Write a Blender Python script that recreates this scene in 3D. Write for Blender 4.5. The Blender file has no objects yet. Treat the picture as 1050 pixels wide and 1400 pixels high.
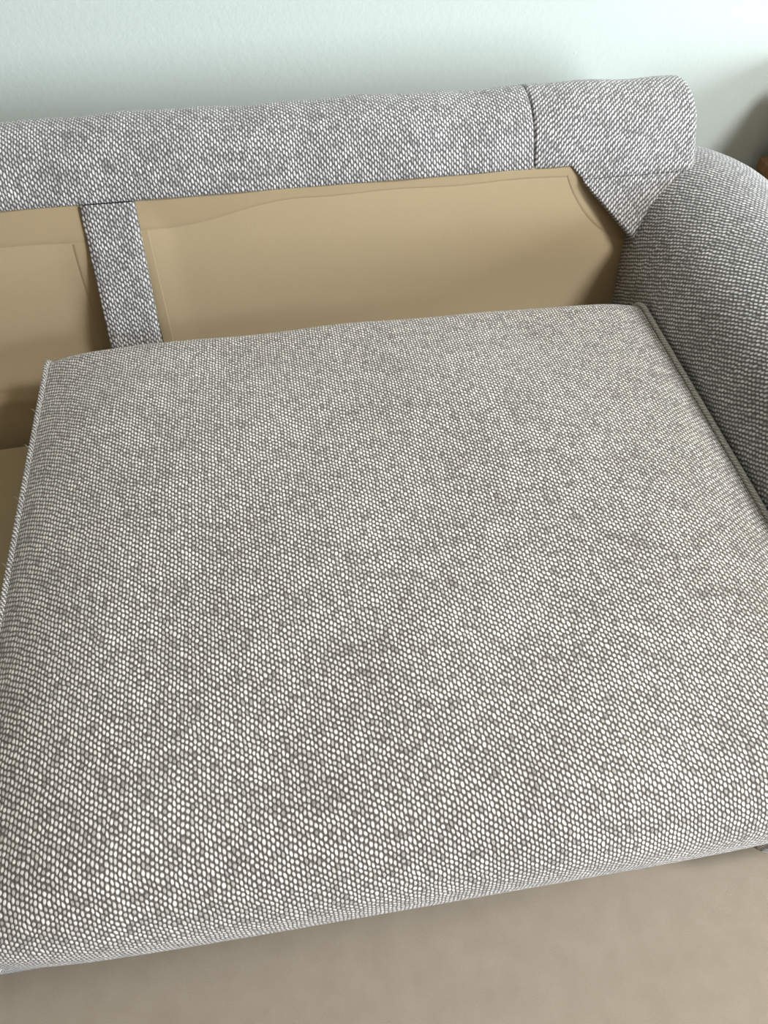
import bpy, bmesh, math, random
from mathutils import Vector, Matrix
random.seed(7)
S = bpy.context.scene
COL = S.collection

# ------------------------------------------------------------------ camera
cam = bpy.data.cameras.new('camera')
cam_o = bpy.data.objects.new('camera', cam); COL.objects.link(cam_o)
cam.sensor_fit = 'VERTICAL'; cam.sensor_height = 36.0
cam.lens = 1015.55 * 36.0 / 1400.0
cam.clip_start = 0.02
pitch, yaw = 0.913288, 0.151881
cam_o.location = (-0.49727, -1.18297, 1.09282)
cam_o.rotation_euler = (math.pi/2 - pitch, 0, -yaw)
S.camera = cam_o

# ------------------------------------------------------------------ world, lights, exposure
wd = bpy.data.worlds.new('world'); S.world = wd; wd.use_nodes = True
bg = wd.node_tree.nodes['Background']
bg.inputs[0].default_value = (0.62, 0.80, 1.0, 1); bg.inputs[1].default_value = 0.35

def area(name, loc, target, sx, sy, power, color):
    l = bpy.data.lights.new(name, 'AREA'); l.shape = 'RECTANGLE'; l.size = sx; l.size_y = sy
    l.energy = power; l.color = color
    o = bpy.data.objects.new(name, l); COL.objects.link(o); o.location = loc
    d = Vector(target) - Vector(loc)
    o.rotation_euler = d.to_track_quat('-Z', 'Y').to_euler()
    return o
# daylight entering by the window in the right wall
area('window_daylight', (3.27, -3.3, 1.12), (0.0, -1.5, 0.8), 2.0, 1.7, 160, (0.80, 0.90, 1.0))
area('fill_lamp_light', (1.35, -1.5, 2.50), (0.6, -1.1, 0.0), .6, .6, 57, (0.96, 0.98, 1.0))  # added overhead fill for the cushion, from a made-up lamp

vs = S.view_settings
vs.view_transform = 'Standard'; vs.look = 'None'; vs.exposure = 0.6; vs.gamma = 1.0
vs.use_curve_mapping = False

# ------------------------------------------------------------------ helpers
def lerp(a, b, t): return a + (b - a) * t
def sm(a, b, x):
    t = min(1, max(0, (x - a) / (b - a))); return t*t*(3 - 2*t)

def link(name, me, m, parent=None, smooth=True):
    o = bpy.data.objects.new(name, me); COL.objects.link(o)
    if m: me.materials.append(m)
    if smooth:
        for p in me.polygons: p.use_smooth = True
    if parent: o.parent = parent
    return o

def tag(o, label=None, cat=None, group=None, kind=None):
    for k, v in (('label', label), ('category', cat), ('group', group), ('kind', kind)):
        if v: o[k] = v
    return o

def empty(name, loc, label, cat, group=None):
    o = bpy.data.objects.new(name, None); COL.objects.link(o); o.location = loc
    o.empty_display_size = 0.05
    return tag(o, label, cat, group)

class MB:
    """collects vertices, faces and uv corners into one mesh"""
    def __init__(s): s.v = []; s.f = []; s.uv = []
    def grid(s, pts, uvs, flip=False, closed_u=False):
        nu, nv = len(pts), len(pts[0]); b = len(s.v)
        for r in pts: s.v += [tuple(p) for p in r]
        for i in range(nu - 1):
            for j in range(nv - 1):
                q = [(i, j), (i+1, j), (i+1, j+1), (i, j+1)]
                if flip: q = q[::-1]
                s.f.append([b + a*nv + c for a, c in q]); s.uv.append([uvs[a][c] for a, c in q])
    def poly(s, pts, uvs):
        b = len(s.v); s.v += [tuple(p) for p in pts]
        s.f.append(list(range(b, b + len(pts)))); s.uv.append(list(uvs))
    def box(s, lo, hi, M=None):
        x0, y0, z0 = lo; x1, y1, z1 = hi; b = len(s.v)
        c = [(x0,y0,z0),(x1,y0,z0),(x1,y1,z0),(x0,y1,z0),(x0,y0,z1),(x1,y0,z1),(x1,y1,z1),(x0,y1,z1)]
        if M: c = [tuple(M @ Vector(p)) for p in c]
        s.v += c
        for f, (a, k) in (((0,3,2,1),(0,1)),((4,5,6,7),(0,1)),((0,1,5,4),(0,2)),((1,2,6,5),(1,2)),((2,3,7,6),(0,2)),((3,0,4,7),(1,2))):
            s.f.append([b+i for i in f]); s.uv.append([(c[i][a], c[i][k]) for i in f])
    def tube(s, path, r, n=8, closed=False, uvs=1.0):
        P = [Vector(p) for p in path]; b = len(s.v); m = len(P); L = 0
        lens = []
        for i in range(m):
            if i: L += (P[i] - P[i-1]).length
            lens.append(L)
            a = P[i-1] if (i or closed) else P[i]
            c = P[(i+1) % m] if (i < m-1 or closed) else P[i]
            t = (c - a).normalized()
            ref = Vector((1,0,0)) if abs(t.x) < .8 else Vector((0,0,1))
            n1 = t.cross(ref).normalized(); n2 = t.cross(n1)
            rr = r(i/(m-1)) if callable(r) else r
            for k in range(n):
                an = 2*math.pi*k/n; s.v.append(tuple(P[i] + n1*rr*math.cos(an) + n2*rr*math.sin(an)))
        for i in range(m if closed else m-1):
            for k in range(n):
                j = (i+1) % m; k2 = (k+1) % n
                s.f.append([b+i*n+k, b+i*n+k2, b+j*n+k2, b+j*n+k])
                l0, l1 = lens[i], lens[j] if j else L + .003
                s.uv.append([(l0*uvs, k*.002), (l0*uvs, (k+1)*.002), (l1*uvs, (k+1)*.002), (l1*uvs, k*.002)])
    def mesh(s, name):
        me = bpy.data.meshes.new(name); me.from_pydata(s.v, [], s.f)
        u = me.uv_layers.new(name='UVMap'); i = 0
        flat = []
        for f in s.uv:
            for a in f: flat += [a[0], a[1]]
        u.data.foreach_set('uv', flat); me.update()
        return me
    def build(s, name, m, parent=None, smooth=True, weld=True, bevel=0):
        me = s.mesh(name)
        bm = bmesh.new(); bm.from_mesh(me)
        if weld: bmesh.ops.remove_doubles(bm, verts=bm.verts, dist=1e-5)
        if bevel: bmesh.ops.bevel(bm, geom=list(bm.edges), offset=bevel, segments=2, profile=.6, affect='EDGES')
        bmesh.ops.recalc_face_normals(bm, faces=bm.faces)
        bm.to_mesh(me); bm.free()
        return link(name, me, m, parent, smooth)

def catmull(pts, n):
    P = [Vector(p) for p in pts]; P = [P[0]*2 - P[1]] + P + [P[-1]*2 - P[-2]]; out = []
    for i in range(1, len(P) - 2):
        for k in range(n):
            t = k / n; a, b, c, d = P[i-1:i+3]
            out.append(.5*((2*b) + (c-a)*t + (2*a-5*b+4*c-d)*t*t + (3*b-a-3*c+d)*t**3))
    out.append(P[-2]); return out

class Curve:
    """arc-length lookup along a polyline"""
    def __init__(s, pts):
        s.p = [Vector(p) for p in pts]; s.l = [0]
        for a, b in zip(s.p, s.p[1:]): s.l.append(s.l[-1] + (b-a).length)
        s.len = s.l[-1]
    def at(s, d):
        d = min(s.len, max(0, d)); i = 0
        while i < len(s.l) - 2 and s.l[i+1] < d: i += 1
        return s.p[i].lerp(s.p[i+1], (d - s.l[i]) / max(1e-9, s.l[i+1] - s.l[i]))
    def tan(s, d): return (s.at(d + .002) - s.at(d - .002)).normalized()

# ------------------------------------------------------------------ materials
class NT:
    def __init__(s, name, rough=.9, spec=.2):
        s.m = bpy.data.materials.new(name); s.m.use_nodes = True; s.t = s.m.node_tree
        s.b = s.t.nodes['Principled BSDF']; s.b.inputs['Roughness'].default_value = rough
        s.b.inputs['Specular IOR Level'].default_value = spec
    def n(s, ty, **k):
        x = s.t.nodes.new(ty)
        for a, b in k.items(): setattr(x, a, b)
        return x
    def set(s, inp, v):
        if isinstance(v, bpy.types.NodeSocket): s.t.links.new(v, inp)
        else: inp.default_value = v
    def math(s, op, a, b=None, c=None):
        x = s.n('ShaderNodeMath', operation=op)
        for i, v in enumerate((a, b, c)):
            if v is not None: s.set(x.inputs[i], v)
        return x.outputs[0]
    def step(s, x, a, b, o0=0, o1=1):
        m = s.n('ShaderNodeMapRange', interpolation_type='SMOOTHSTEP'); s.set(m.inputs[0], x)
        for i, v in enumerate((a, b, o0, o1)): s.set(m.inputs[i+1], v)
        return m.outputs[0]
    def mix(s, f, a, b, blend='MIX'):
        m = s.n('ShaderNodeMix', data_type='RGBA', blend_type=blend); s.set(m.inputs[0], f)
        s.set(m.inputs[6], a); s.set(m.inputs[7], b); return m.outputs[2]
    def noise(s, vec, scale, detail=2, rough=.5):
        x = s.n('ShaderNodeTexNoise'); x.inputs['Scale'].default_value = scale
        x.inputs['Detail'].default_value = detail; x.inputs['Roughness'].default_value = rough
        s.set(x.inputs['Vector'], vec); return x.outputs[0]
    def white(s, x, y):
        c = s.n('ShaderNodeCombineXYZ'); s.set(c.inputs[0], x); s.set(c.inputs[1], y)
        w = s.n('ShaderNodeTexWhiteNoise', noise_dimensions='2D'); s.set(w.inputs['Vector'], c.outputs[0])
        return w.outputs['Value']
    def bump(s, h, strength, dist):
        b = s.n('ShaderNodeBump'); b.inputs['Strength'].default_value = strength; b.inputs['Distance'].default_value = dist
        s.set(b.inputs['Height'], h); s.t.links.new(b.outputs[0], s.b.inputs['Normal'])

def weave(name, light, dark, pu=.0034, pv=.0074, slant=.22, seed=0., bump=.8, ry0=.38, drop=.05):
    k = NT(name, .95, .08)
    uv = k.n('ShaderNodeUVMap').outputs[0]
    sp = k.n('ShaderNodeSeparateXYZ'); k.set(sp.inputs[0], uv)
    w1 = k.math('MULTIPLY', k.math('SUBTRACT', k.noise(uv, 70, 2), .5), .0040)
    vo = k.n('ShaderNodeVectorMath', operation='ADD'); k.set(vo.inputs[0], uv); vo.inputs[1].default_value = (3.1+seed, 7.7, 0)
    w2 = k.math('MULTIPLY', k.math('SUBTRACT', k.noise(vo.outputs[0], 60, 2), .5), .0050)
    u = k.math('DIVIDE', k.math('ADD', sp.outputs[0], w1), pu)
    v = k.math('DIVIDE', k.math('ADD', sp.outputs[1], w2), pv)
    col = k.math('FLOOR', u); fu = k.math('SUBTRACT', k.math('FRACT', u), .5)
    par = k.math('MULTIPLY', k.math('FLOORED_MODULO', col, 2.0), .5)
    v2 = k.math('ADD', k.math('ADD', v, par), k.math('MULTIPLY', k.white(col, 3.3 + seed), .16))
    row = k.math('FLOOR', v2); fv = k.math('SUBTRACT', k.math('FRACT', v2), .5)
    fs = k.math('ADD', fu, k.math('MULTIPLY', fv, slant))
    rnd = k.white(col, row)
    rnd2 = k.white(k.math('ADD', col, 71.3), row)
    ry = k.math('ADD', ry0, k.math('MULTIPLY', rnd2, .14))
    d = k.math('SQRT', k.math('ADD', k.math('POWER', k.math('DIVIDE', fs, .50), 2.0), k.math('POWER', k.math('DIVIDE', fv, ry), 2.0)))
    nub = k.step(d, 1.12, .45)
    big = k.noise(uv, 24, 3, .6)
    st = k.n('ShaderNodeVectorMath', operation='MULTIPLY'); k.set(st.inputs[0], uv); st.inputs[1].default_value = (10, 130, 1)
    streak = k.noise(st.outputs[0], 1.0, 2)
    fine = k.noise(uv, 900, 2)
    br = k.math('ADD', k.math('MULTIPLY', rnd, .40), .62)
    br = k.math('ADD', br, k.math('MULTIPLY', k.math('SUBTRACT', streak, .5), .55))
    br = k.math('ADD', br, k.math('MULTIPLY', k.math('SUBTRACT', big, .5), .55))
    br = k.math('ADD', br, k.math('MULTIPLY', k.math('SUBTRACT', fine, .5), .35))
    gone = k.step(k.white(k.math('ADD', col, 17.7), row), drop, drop + .22, .52, 1.0)
    fac = k.math('MULTIPLY', k.math('MULTIPLY', nub, br), gone)
    c = k.mix(fac, dark, light)
    k.set(k.b.inputs['Base Color'], c)
    k.set(k.b.inputs['Sheen Weight'], .40); k.set(k.b.inputs['Sheen Roughness'], .45)
    k.bump(nub, bump, .0012)
    return k.m

LIGHT = (.79, .77, .755, 1); DARK = (.125, .12, .118, 1)
M_BACK = weave('woven_tweed_back', LIGHT, DARK, seed=1)
M_CORNER = weave('woven_tweed_corner', LIGHT, DARK, seed=5, slant=-.6)
M_CUSH = weave('woven_tweed_cushion', (.90, .855, .80, 1), (.118, .104, .09, 1), pu=.0035, pv=.0056, seed=9)
M_ARM = weave('woven_tweed_arm', LIGHT, DARK, pu=.0044, pv=.0058, slant=.5, seed=13, ry0=.30)
M_PIPE_TWEED = weave('woven_tweed_edge', (.86, .83, .79, 1), (.12, .11, .10, 1), pu=.0026, pv=.0040, slant=.6, seed=21)
M_PIPE = weave('woven_tweed_piping', (.80, .76, .70, 1), (.30, .27, .24, 1), pu=.0024, pv=.0034, slant=.6, seed=17, ry0=.44)

def lining(name, c):
    k = NT(name, .85, .15)
    uv = k.n('ShaderNodeUVMap').outputs[0]
    a = k.n('ShaderNodeVectorMath', operation='MULTIPLY'); k.set(a.inputs[0], uv); a.inputs[1].default_value = (900, 60, 1)
    b = k.n('ShaderNodeVectorMath', operation='MULTIPLY'); k.set(b.inputs[0], uv); b.inputs[1].default_value = (60, 900, 1)
    t = k.math('ADD', k.noise(a.outputs[0], 1, 2), k.noise(b.outputs[0], 1, 2))
    f = k.math('ADD', k.math('MULTIPLY', k.math('SUBTRACT', t, 1.0), .35), k.math('MULTIPLY', k.noise(uv, 12, 3), .25))
    col = k.mix(f, tuple(x*.93 for x in c[:3]) + (1,), tuple(min(1, x*1.1) for x in c[:3]) + (1,))
    k.set(k.b.inputs['Base Color'], col); k.bump(t, .15, .0004)
    return k.m
M_LIN = lining('beige_lining', (.44, .345, .212))
M_HEM = lining('beige_lining_double', (.405, .314, .19))

def plain(name, c, rough=.8, spec=.3):
    k = NT(name, rough, spec); k.b.inputs['Base Color'].default_value = c + (1,); return k.m

def wall_mat(name, c):
    k = NT(name, .75, .25)
    g = k.n('ShaderNodeNewGeometry').outputs['Position']
    a = k.noise(g, 95, 3, .55); b = k.noise(g, 300, 2)
    vo = k.n('ShaderNodeTexVoronoi'); vo.inputs['Scale'].default_value = 26; k.set(vo.inputs['Vector'], g)
    speck = k.step(vo.outputs['Distance'], .075, .03)
    gate = k.math('GREATER_THAN', k.noise(g, 9, 1), .56)
    h = k.math('ADD', k.math('ADD', a, k.math('MULTIPLY', b, .25)), k.math('MULTIPLY', k.math('MULTIPLY', speck, gate), 1.2))
    k.set(k.b.inputs['Base Color'], k.mix(k.noise(g, 3, 3), tuple(x*.985 for x in c) + (1,), c + (1,)))
    k.bump(h, .16, .0026)
    return k.m
M_WALL = wall_mat('mint_wall_paint', (.65, .722, .678))
M_WARM = wall_mat('warm_wall_paint', (.36, .23, .13))
M_CEIL = wall_mat('ceiling_paint', (.52, .45, .36))
M_TRIM = plain('white_trim', (.8, .8, .78), .5)

def carpet(name):
    k = NT(name, .95, .05)
    g = k.n('ShaderNodeNewGeometry').outputs['Position']
    a = k.noise(g, 900, 2, .7); b = k.noise(g, 30, 3)
    f = k.math('ADD', k.math('MULTIPLY', a, .7), k.math('MULTIPLY', b, .3))
    k.set(k.b.inputs['Base Color'], k.mix(f, (.24, .19, .14, 1), (.50, .43, .34, 1))); k.bump(a, .6, .002)
    return k.m
M_CARPET = carpet('beige_carpet')

def wood(name, a, b, axis=(6, 6, .7)):
    k = NT(name, .55, .3)
    tc = k.n('ShaderNodeTexCoord').outputs['Object']
    s = k.n('ShaderNodeVectorMath', operation='MULTIPLY'); k.set(s.inputs[0], tc); s.inputs[1].default_value = axis
    n1 = k.noise(s.outputs[0], 7, 4, .6); n2 = k.noise(s.outputs[0], 40, 3)
    f = k.step(k.math('ADD', k.math('MULTIPLY', n1, .75), k.math('MULTIPLY', n2, .25)), .3, .7)
    k.set(k.b.inputs['Base Color'], k.mix(f, a + (1,), b + (1,))); k.bump(n2, .15, .001)
    return k.m
M_WOOD = wood('brown_wood', (.17, .085, .035), (.30, .16, .07))
M_WOODP = wood('brown_wood_panel', (.21, .11, .048), (.36, .20, .09))
M_METAL = plain('dark_metal', (.05, .045, .04), .4)

# ------------------------------------------------------------------ room
XL, XR, YF, ZC = -4.5, 3.2, -5.7, 2.6
def slab(name, lo, hi, m):
    b = MB(); b.box(lo, hi); o = b.build(name, m, smooth=False); o['kind'] = 'structure'; return o
slab('wall_back', (XL-.1, 0, 0), (XR+.1, .1, ZC), M_WALL)
slab('floor', (XL-.1, YF-.1, -.1), (XR+.1, .1, 0), M_CARPET)
slab('ceiling', (XL-.1, YF-.1, ZC), (XR+.1, .1, ZC+.1), M_CEIL)
slab('wall_left', (XL-.1, YF-.1, 0), (XL, 0, ZC), M_WARM)
def holed_wall(name, axis, c0, c1, a0, a1, h0, h1, z0, z1):
    b = MB()
    def bx(s0, s1, q0, q1):
        if axis == 'x': b.box((c0, s0, q0), (c1, s1, q1))
        else: b.box((s0, c0, q0), (s1, c1, q1))
    bx(a0, a1, 0, z0); bx(a0, a1, z1, ZC); bx(a0, h0, z0, z1); bx(h1, a1, z0, z1)
    o = b.build(name, M_WALL, smooth=False, weld=False); o['kind'] = 'structure'
holed_wall('wall_right', 'x', XR, XR+.1, YF, 0, -4.4, -2.2, .25, 2.0)
slab('wall_front', (XL-.1, YF-.1, 0), (XR+.1, YF, ZC), M_WARM)
def window(name, axis, c, h0, h1, z0, z1):
    r = MB(); w = .05
    def bx(s0, s1, q0, q1):
        if axis == 'x': r.box((c-.02, s0, q0), (c+.02, s1, q1))
        else: r.box((s0, c-.02, q0), (s1, c+.02, q1))
    bx(h0, h1, z0, z0+w); bx(h0, h1, z1-w, z1); bx(h0, h0+w, z0+w, z1-w); bx(h1-w, h1, z0+w, z1-w)
    m = (h0+h1)/2; bx(m-.02, m+.02, z0+w, z1-w)
    o = r.build(name, M_TRIM, smooth=False, weld=False); o['kind'] = 'structure'
window('window_1', 'x', XR+.03, -4.4, -2.2, .25, 2.0)
slab('baseboard_back', (XL, -.014, 0), (XR, 0, .09), M_TRIM)

# ------------------------------------------------------------------ sofa
sofa = empty('sofa', (0, 0, 0), 'light grey tweed sofa with beige lining on its leaning back, seat cushion out on the left side', 'sofa')
sofa['label'] = 'light grey tweed sofa with low leaning back and beige lining panels against the mint wall'
X0, X1 = -1.64, 0.0775             # ends of the upholstered back
P0 = Vector((0, -.2565, .588)); DN = Vector((0, -.456, -.890)).normalized(); NO = Vector((0, DN.z, -DN.y))
def plane(x, s, off=0): return Vector((x, 0, 0)) + P0 + DN*s + NO*off   # s metres down the leaning back
# profile of the back: from low on the leaning front, over the rounded top, down the rear
prof = [P0 + DN*.30, P0 + DN*.2, P0 + DN*.1, P0 + DN*.04] + catmull(
    [P0, (0,-.2415,.6165), (0,-.226,.637), (0,-.203,.650), (0,-.182,.6550), (0,-.164,.6545), (0,-.143,.6465), (0,-.118,.631),
     (0,-.088,.602), (0,-.062,.565), (0,-.046,.52), (0,-.042,.44), (0,-.042,.3), (0,-.042,.16)], 6)
CP = Curve(prof); SP0 = .30       # arc length at the panel line

def cover(name, x0, x1, s0f, m, parent, uvrot=0, edge=.006, nx=60, roundl=0, roundr=0, s1=None, xs=None):
    """a sheet of cloth over the back profile, its free edges turned in"""
    b = MB(); s1 = s1 or CP.len
    xs = xs or [lerp(x0, x1, i/nx) for i in range(nx+1)]
    ss_n = 70; pts, uvs = [], []
    ca, sa = math.cos(uvrot), math.sin(uvrot)
    def P(x, s, ins=0):
        p = CP.at(s); t = CP.tan(s); n = Vector((0, -t.z, t.y))   # outward
        h = 0
        if roundr and x > x1 - roundr:
            q = (x - (x1 - roundr)) / roundr; h = roundr * (1 - math.sqrt(max(0, 1 - q*q)))
        if roundl and x < x0 + roundl:
            q = ((x0 + roundl) - x) / roundl; h = max(h, roundl * (1 - math.sqrt(max(0, 1 - q*q))))
        wob = .0012*math.sin(x*23 + s*9) + .0008*math.sin(x*61 - s*31)
        p = p - n*(h + ins) + n*wob
        return Vector((x, p.y, p.z))
    def U(x, s): return (x*ca - s*sa, x*sa + s*ca)
    for x in xs:
        a = s0f(x)
        row = [P(x, a + .001, edge)] + [P(x, a, .0015)] + [P(x, lerp(a + .002, s1, j/ss_n)) for j in range(ss_n+1)]
        uv = [U(x, a - .006), U(x, a)] + [U(x, lerp(a + .002, s1, j/ss_n)) for j in range(ss_n+1)]
        pts.append(row); uvs.append(uv)
    # turn the two ends in
    def inn(row, x, d):
        out = []
        for p in row: out.append(Vector((x, p.y + .004, p.z - .006)) if d else p)
        return out
    pts = [inn(pts[0], xs[0] + .001, 1)] + pts + [inn(pts[-1], xs[-1] - .001, 1)]
    uvs = [uvs[0]] + uvs + [uvs[-1]]
    b.grid(pts, uvs); return b.build(name, m, parent, weld=False)

def rx(x0, x1, n, rl, rr):
    base = [lerp(x0, x1, i/n) for i in range(n+1)]
    ex = []
    if rl: ex += [x0 + rl*(1-math.cos(math.pi/2*k/6)) for k in range(7)]
    if rr: ex += [x1 - rr*(1-math.cos(math.pi/2*k/8)) for k in range(9)]
    base = [x for x in base if (not rl or x > x0+rl) and (not rr or x < x1-rr)]
    return sorted(set(base + ex))
XSEAM = -.1517
cover('back_cover', X0, XSEAM, lambda x: SP0, M_BACK, sofa, nx=80, roundl=.003, roundr=.0055, xs=rx(X0, XSEAM, 90, .003, .0055))
def s0c(x):                       # lower border of the corner cover: panel line, chamfer, then the level seam
    if x < -.101: return SP0
    return SP0 - .0178*min(1, (x + .101)/.0175)
cc = cover('back_cover', XSEAM, X1, s0c, M_CORNER, sofa, nx=40, uvrot=.06, roundl=.0045, roundr=.014,
           xs=sorted(rx(XSEAM, X1, 44, .0045, .014) + [-.101, -.0835]))
cc['label'] = 'corner piece of the back cover beyond the curved seam'
# solid end and core of the back
b = MB()
core = [CP.at(lerp(.02, CP.len, i/60)) for i in range(61)]
def coreloop(x, ins):
    out = []
    for i in range(61):
        s = lerp(.0, CP.len, i/60); p = CP.at(s); t = CP.tan(s); n = Vector((0, -t.z, t.y)); p = p - n*ins
        out.append(Vector((x, p.y, p.z)))
    return out
ins = .054
pa = [coreloop(x, ins) for x in (X0 + .004, -1, -.5, X1 - .022)]
b.grid(pa, [[(p.x, p.z) for p in r] for r in pa])
b.poly(pa[-1], [(p.y, p.z) for p in pa[-1]]); b.poly(pa[0][::-1], [(p.y, p.z) for p in pa[0]])
b.build('back_core', M_CORNER, sofa, smooth=False)
# rounded end skirt between the corner cover and the end face is the cover's own turned edge
# wing: cloth piece under the level seam, chamfered against the lining
b = MB()
pts, uvs = [], []
n = 24
for i in range(n+1):
    x = lerp(-.0835, .10, i/n)
    top = .0178 + .0002
    bot = .0178 + max(.0, (x + .0835)) * (.100 - .0178)/(-.006 + .0835) + .0015
    bot = min(bot, .16)
    row = []
    for j in range(11):
        s = lerp(top, bot, j/10)
        row.append(plane(x, s, .0))
    row = [plane(x, top, -.006)] + row + [plane(x, bot + .0005, -.007)]
    pts.append(row); sv = [SP0 - lerp(top, bot, max(0, min(1, (q-1)/10))) for q in range(13)]
    uvs.append([(x*math.cos(.06) - s*math.sin(.06), x*math.sin(.06) + s*math.cos(.06)) for s in sv])
b.grid(pts, uvs)
w = b.build('back_wing', M_CORNER, sofa, weld=False); w['label'] = 'cloth wing under the level seam, cut slantwise along the lining'

# strip between the two lining panels
XS1, XS2 = -.7449, -.6759
b = MB(); pts, uvs = [], []
for x, o in [(XS1 + .0008, -.007), (XS1, -.001)] + [(lerp(XS1 + .001, XS2 - .001, i/6), .0005) for i in range(7)] + [(XS2, -.001), (XS2 - .0008, -.007)]:
    pts.append([plane(x, lerp(.001, .31, j/20), o) for j in range(21)]); uvs.append([(x, -lerp(.0, .31, j/20)) for j in range(21)])
b.grid(pts, uvs)
b.build('back_strip', M_BACK, sofa, weld=False)['label'] = 'cloth strip running down between the two lining panels'

# lining panels
def chamfer_d(x, s):              # distance inside the slanted border of the panel by the arm
    ax, as_, bx_, bs = -.101, 0., -.006, .100
    L = math.hypot(bx_-ax, bs-as_)
    return -((x-ax)*(bs-as_) - (s-as_)*(bx_-ax)) / L
def panel(name, x0, x1, cham, tophem, sidehem_l, sidehem_r):
    def depth(x, s):
        d = min(s, x - x0, x1 - x if not cham else 1)
        o = -.0035 - .0035*sm(0, .05, d)
        if cham:
            c = chamfer_d(x, s); o -= .009*math.exp(-max(0, c)/.030)*sm(0, .05, s)
        o -= .032*sm(.03, .20, s)
        o += -.0040*math.exp(-((s - .232 + .01*math.sin(x*9))/.006)**2) + .0025*math.exp(-((s-.248)/.010)**2)
        o += .0012*math.sin(x*14 + s*20) * sm(0, .04, d)
        return o
    b = MB(); nx, ns = 110, 60; pts, uvs = [], []
    for i in range(nx+1):
        x = lerp(x0 - .004, x1 + .004, i/nx)
        s0 = -.004
        if cham and x > -.101: s0 = (x + .101)*(.100/.095) - .006
        pts.append([plane(x, lerp(s0, .33, j/ns), depth(x, max(0, lerp(s0, .33, j/ns)))) for j in range(ns+1)])
        uvs.append([(x, lerp(s0, .33, j/ns)) for j in range(ns+1)])
    b.grid(pts, uvs); p = b.build(name, M_LIN, sofa, weld=False)
    # doubled cloth along the borders
    h = MB()
    def strip(A, B, n=60):
        pts, uvs = [], []
        for i in range(n+1):
            t = i/n; a = A(t); c = B(t); row = []; ur = []
            for q in range(7):
                x = lerp(a[0], c[0], q/6); s = lerp(a[1], c[1], q/6)
                row.append(plane(x, s, depth(x, s) + .0003)); ur.append((x, s))
            x, s = c; e = (c[0] + (c[0]-a[0])*.01, c[1] + (c[1]-a[1])*.01)
            row.append(plane(e[0], e[1], depth(*e) + .0001)); ur.append(e)
            pts.append(row); uvs.append(ur)
        h.grid(pts, uvs)
    strip(lambda t: (lerp(x0, x1 if not cham else -.101, t), -.002), lambda t: (lerp(x0, x1 if not cham else -.105, t), tophem(lerp(x0, x1, t))))
    if sidehem_l: strip(lambda t: (x0 - .002, lerp(tophem(x0) + .001, .31, t)), lambda t: (x0 + sidehem_l, lerp(tophem(x0) + .001, .31, t)))
    if sidehem_r and not cham: strip(lambda t: (x1 + .002, lerp(tophem(x1) + .001, .31, t)), lambda t: (x1 - sidehem_r, lerp(tophem(x1) + .001, .31, t)))
    if cham: strip(lambda t: (lerp(-.101, .0, t), lerp(.0, .106, t) - .003),
                   lambda t: (lerp(-.105, .0, t) - .010*math.sin(math.pi*min(1, t*1.1))**.7, lerp(.010, .106, t) + .016*math.sin(math.pi*min(1, t*1.02)*.95)))
    h.build('hem', M_HEM, p, weld=False)['label'] = 'doubled border of the lining'
    return p
pr = panel('lining_panel', XS2, .03, True, lambda x: .012 + .024*sm(-.40, -.66, x) + .001*math.sin(x*30), .010, 0)
pr['label'] = 'lining panel beside the right arm, its upper corner cut slantwise'
pl = panel('lining_panel', X0 + .02, XS1, False, lambda x: .045 + .003*math.sin(x*17), 0, .020)
pl['label'] = 'lining panel beyond the cloth strip, over the empty seat deck'

# arms
RA, CX, CZ = .122, .110, .460
def arm(name, cx, mirror, label=None):
    def inset(y):
        t = max(0, (y + .31)/.31)
        return .115*t**1.9
    ys = [-.03 - .0*i for i in range(1)] + [lerp(-.035, -1.0, i/70) for i in range(1, 71)]
    b = MB(); pts, uvs = [], []
    for yi, y in enumerate(ys + [-1.0 - .03*math.sin(math.pi/2*k/5) for k in range(1, 6)]):
        e = inset(y); fr = 0
        if y < -1.0: fr = .03*(1 - math.sqrt(max(0, 1 - ((-1.0 - y)/.03)**2)))
        row, ur, L = [], [], 0
        sec = [(-RA, z) for z in [lerp(.10, CZ, i/12) - CZ for i in range(12)]]
        for k in range(33):
            a = math.pi - math.pi*k/32
            sec.append((RA*math.cos(a), RA*math.sin(a)))
        sec += [(RA, lerp(CZ, .10, i/12) - CZ) for i in range(1, 13)]
        pv = None
        for (dx, dz) in sec:
            x = dx + (-e*.55*sm(-RA, RA, dx)) ; z = dz - (e*sm(-RA*1.0, RA*.2, dx) if dz > 0 else 0)*.9
            if dz > 0: z = max(z, -.0 + dz*.15)
            # a little slope of the inner face and hollows of padding
            x += fr*(-1 if dx > 0 else 1); z -= fr if dz > 0 else 0
            w = .0012*math.sin(y*19 + dz*25) + .001*math.sin(y*43)
            q = Vector((x + w, y, z + CZ))
            if pv is not None: L += math.hypot(dx - pv[0], dz - pv[1])
            pv = (dx, dz)
            if mirror: q.x = -q.x
            row.append(q + Vector((cx, 0, 0))); ur.append((y, L))
        pts.append(row); uvs.append(ur)
    b.grid(pts, uvs)
    b.poly(pts[0], [(p.x, p.z) for p in pts[0]]); b.poly(pts[-1][::-1], [(p.x, p.z) for p in pts[-1][::-1]])
    o = b.build(name, M_ARM, sofa); 
    return o
arm('arm', CX, False); arm('arm', -1.64 - .106 + .0, True)
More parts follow.
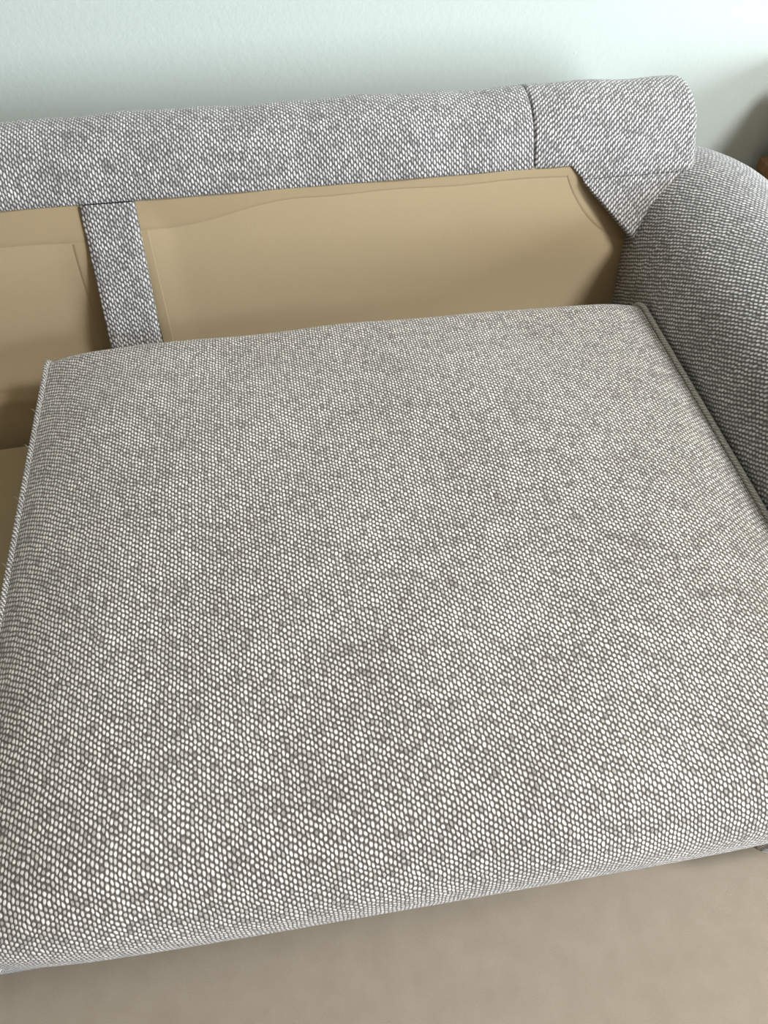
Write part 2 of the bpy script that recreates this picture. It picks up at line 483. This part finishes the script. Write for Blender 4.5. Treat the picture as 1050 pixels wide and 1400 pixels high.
# seat deck and front rail under the cushion
b = MB(); pts, uvs = [], []
for i in range(61):
    x = lerp(X0 + .02, -.0165, i/60)
    pts.append([Vector((x, y, .318 + .003*math.sin(x*11 + y*7) - .006*sm(-.41, -.40, y))) for y in [lerp(-.393, -1.0, j/30) for j in range(31)]] + [Vector((x, -1.0, .16))])
    uvs.append([(x, lerp(-.393, -1.0, j/30)) for j in range(31)] + [(x, -1.2)])
b.grid(pts, uvs); b.build('seat_deck', M_LIN, sofa)
b = MB(); pts, uvs = [], []
for i in range(61):
    x = lerp(X0 + .0, -.016, i/60)
    sec = [(-1.0, .320), (-1.006, .3195), (-1.013, .316), (-1.017, .309), (-1.018, .30)] + [(-1.018, lerp(.29, .10, j/8)) for j in range(9)] + [(-1.0, .098)]
    pts.append([Vector((x, y, z)) for y, z in sec]); uvs.append([(x, z - y) for y, z in sec])
b.grid(pts, uvs); b.build('front_rail', M_ARM, sofa)
b = MB(); b.box((X0, -1.0, .09), (-.016, -.06, .16)); b.build('base_frame', plain('black_underlay', (.03, .03, .03)), sofa, smooth=False)
for x in (-1.70, .06):
    for y in (-.95, -.12):
        b = MB(); pts = []
        for z, r in ((0, .016), (.002, .018), (.10, .028)):
            pts.append([Vector((x + r*math.cos(a), y + r*math.sin(a), z)) for a in [2*math.pi*k/16 for k in range(17)]])
        b.grid(pts, [[(p.x, p.z) for p in r] for r in pts]); b.poly(pts[0][:-1], [(0, 0)]*16)
        b.build('leg', M_WOOD, sofa)

# ------------------------------------------------------------------ seat cushion
cu = empty('seat_cushion', (-.42, -.7, .318), 'thick grey tweed seat cushion with piped side edges lying on the sofa beside the right arm', 'cushion')
cu['label'] = 'thick grey tweed seat cushion with piped side edges lying against the sofa arm'
ORG = Vector((-.42, -.7, .318))
YF_C, ZB = -1.052, .322
def cush(t, k):
    """point of the wrap: t across (0 left, 1 right), k along the side outline (0 bottom back .. up, over the top, down the front)"""
    x = lerp(-.82, -.020, t); yb = lerp(-.346, -.373, t); ze = lerp(.44, .4595, t)
    return x, yb, ze
def outline(yb, yf, zb, zt, rb=.040, rf=.045, n=8):
    o = []
    o += [(yb - .004, lerp(zb, zt - rb, i/6)) for i in range(6)]
    o += [(yb - rb + rb*math.cos(a) - .004*(1-i/n), zt - rb + rb*math.sin(a)) for i, a in enumerate([math.pi/2*i/n for i in range(n+1)])]
    m = 44
    o += [(lerp(yb - rb, yf + rf, i/m), zt) for i in range(1, m)]
    o += [(yf + rf - rf*math.sin(a), zt - rf + rf*math.cos(a)) for a in [math.pi/2*i/n for i in range(n+1)]]
    o += [(yf + .0, lerp(zt - rf, zb, i/6)) for i in range(1, 7)]
    return o
ts = [0, .004, .01, .018, .028, .04, .055, .075, .1] + [lerp(.13, .87, i/30) for i in range(31)] + [.9, .925, .945, .96, .972, .982, .99, .996, 1]
b = MB(); pts, uvs, edgeL, edgeR = [], [], None, None
for t in ts:
    x, yb, ze = cush(t, 0)
    o = outline(yb, YF_C, ZB, ze)
    dl = t*.804; dr = (1-t)*.804
    rise = (1 - math.exp(-dl/.042)) * (1 - math.exp(-dr/.068))
    row, ur, L, pv = [], [], 0, None
    for (y, z) in o:
        hh = max(0, min(1, (z - ZB)/(ze - ZB)))
        yy = (y - yb)/(YF_C - yb)
        dome = sm(-.05, .30, yy)*.5 + .5
        dome *= .6 + .4*sm(1.06, .72, yy)
        if yy < .5 and z < .44: y -= (.44 - z)*.55*sm(.12, .0, yy)
        q = Vector((x, y, z))
        lift = (.031*dome + .010*sm(.05, .5, yy)*sm(1.0, .55, yy)) * rise * hh**2
        lift += (.0016*math.sin(x*17 + y*11) + .0012*math.sin(x*31 - y*23))*rise*hh
        q.z += lift
        bul = .010*rise*math.sin(math.pi*min(1, max(0, (z - ZB)/(ze - ZB))))
        if yy < .1: q.y += bul*.5
        if yy > .9: q.y -= bul*1.6
        if pv is not None: L += (Vector((0, q.y, q.z)) - pv).length
        pv = Vector((0, q.y, q.z)); row.append(q - ORG); ur.append((x, -L))
    pts.append(row); uvs.append(ur)
b.grid(pts, uvs)
# bottom
b.poly([Vector(p) for p in (pts[0][0], pts[-1][0], pts[-1][-1], pts[0][-1])], [(0, 0), (.8, 0), (.8, .7), (0, .7)])
b.build('cover', M_CUSH, cu)
# side gussets (a touch swollen) and piping
for side, row in (('l', pts[0]), ('r', pts[-1])):
    sg = -1 if side == 'l' else 1
    c = sum((Vector(p) for p in row), Vector())/len(row)
    g = MB(); rings, ru = [], []
    bl = .010 if side == 'l' else -.004
    for q in range(8):
        f = 1 - q/7*.98
        rings.append([c.lerp(Vector(p), f) + Vector((sg*bl*math.sin(math.pi/2*q/7) if q else 0, 0, 0)) for p in row + [row[0]]])
        ru.append([(p.y, p.z) for p in rings[-1]])
    g.grid(rings, ru); g.build('side_gusset', M_CUSH, cu)
    p = MB(); path = [Vector(q) + Vector((-sg*.0005, 0, .0034)) for q in row]
    p.tube(path, .0033, 8); p.build('piping', M_PIPE if side == 'r' else M_PIPE_TWEED, cu)
    # the stitched crease beside the piping
# frayed threads at the back left corner of the cushion
def thread(base, tip, r=.00055):
    b = MB(); A = Vector(base); B = Vector(tip); m = (A+B)/2 + Vector((0, 0, .003))
    path = catmull([A, m, B], 5); b.tube(path, lambda t: r*(1 - .5*t), 5)
    return b.build('loose_thread', M_PIPE, cu)
for t_ in ((-.013, .001, .002), (.012, .002, .006), (-.006, .003, .006)):
    base = Vector((-.820, -.3655, .4325)) - ORG
    thread(base, base + Vector(t_))
for yy in (-.47, -.53, -.61, -.70):
    base = Vector((-.8215, yy, .4425)) - ORG; thread(base, base + Vector((-.006, .004, .004)), .0004)

# ------------------------------------------------------------------ side table
tb = empty('side_table', (.575, -.27, 0), 'brown wooden side table with framed side panel in the corner beyond the sofa arm', 'table')
tb['label'] = 'dark brown wooden side table with a framed side panel, standing beyond the sofa arm'
TO = Vector((.575, -.27, 0))
def tbox(name, lo, hi, m, parent=tb, bev=.002):
    b = MB(); b.box(Vector(lo) - TO, Vector(hi) - TO); return b.build(name, m, parent, smooth=False, bevel=bev)
tx0, tx1, ty0, ty1, tz = .337, .82, -.50, -.03, .455
tbox('table_top', (tx0 - .004, ty0 - .006, tz - .018), (tx1 + .004, ty1, tz), M_WOOD)
for x in (tx0, tx1 - .022):
    for y in (ty0, ty1 - .022):
        tbox('leg', (x, y, 0), (x + .022, y + .022, tz - .018), M_WOOD)
for x in (tx0 + .009, tx1 - .017):
    tbox('side_panel', (x, ty0 + .022, .14), (x + .008, ty1 - .022, tz - .018), M_WOODP, bev=0)
tbox('back_panel', (tx0 + .022, ty1 - .018, .14), (tx1 - .022, ty1 - .010, tz - .018), M_WOODP, bev=0)
tbox('bottom_panel', (tx0 + .01, ty0 + .02, .12), (tx1 - .01, ty1 - .02, .14), M_WOOD, bev=0)
dr = tbox('drawer', (tx0 + .024, ty0 + .004, .285), (tx1 - .024, ty0 + .022, tz - .022), M_WOODP)
b = MB(); pts = []
for r, dy in ((.004, 0), (.004, -.012), (.012, -.016), (.012, -.024), (.0, -.027)):
    pts.append([Vector((.5785 + r*math.cos(a), ty0 + .004 + dy, .36 + r*math.sin(a))) - TO for a in [2*math.pi*k/16 for k in range(17)]])
b.grid(pts, [[(p.x, p.z) for p in r] for r in pts]); b.build('knob', M_METAL, dr)

# ------------------------------------------------------------------ unseen box added on the side table to shade the wall
bk = empty('shade_box', (.50, -.20, tz), 'brown lidded wooden box added out of view to shade the wall', 'box')
BO = Vector((.50, -.20, tz))
def bbox(name, lo, hi, m, parent, bev=.002):
    b = MB(); b.box(lo, hi); return b.build(name, m, parent, smooth=False, bevel=bev)
bbox('shade_box_body', (-.150, -.145, 0), (.150, .145, .128), M_WOODP, bk)
ld = bbox('lid', (-.154, -.149, .129), (.154, .149, .158), M_WOOD, bk)
bbox('clasp', (-.015, -.153, .115), (.015, -.149, .140), M_METAL, bk, .001)
# ------------------------------------------------------------------ made-up square ceiling lamp, added to brighten the cushion
lamp = empty('fill_lamp', (1.35, -1.5, ZC), 'made-up flat square white lamp, added overhead as fill light', 'lamp')
b = MB()
for x0_, x1_, y0_, y1_ in ((-.35, .35, -.35, -.32), (-.35, .35, .32, .35), (-.35, -.32, -.32, .32), (.32, .35, -.32, .32)):
    b.box((x0_, y0_, -.09), (x1_, y1_, 0))
b.build('fill_lamp_frame', M_TRIM, lamp, smooth=False, weld=False)
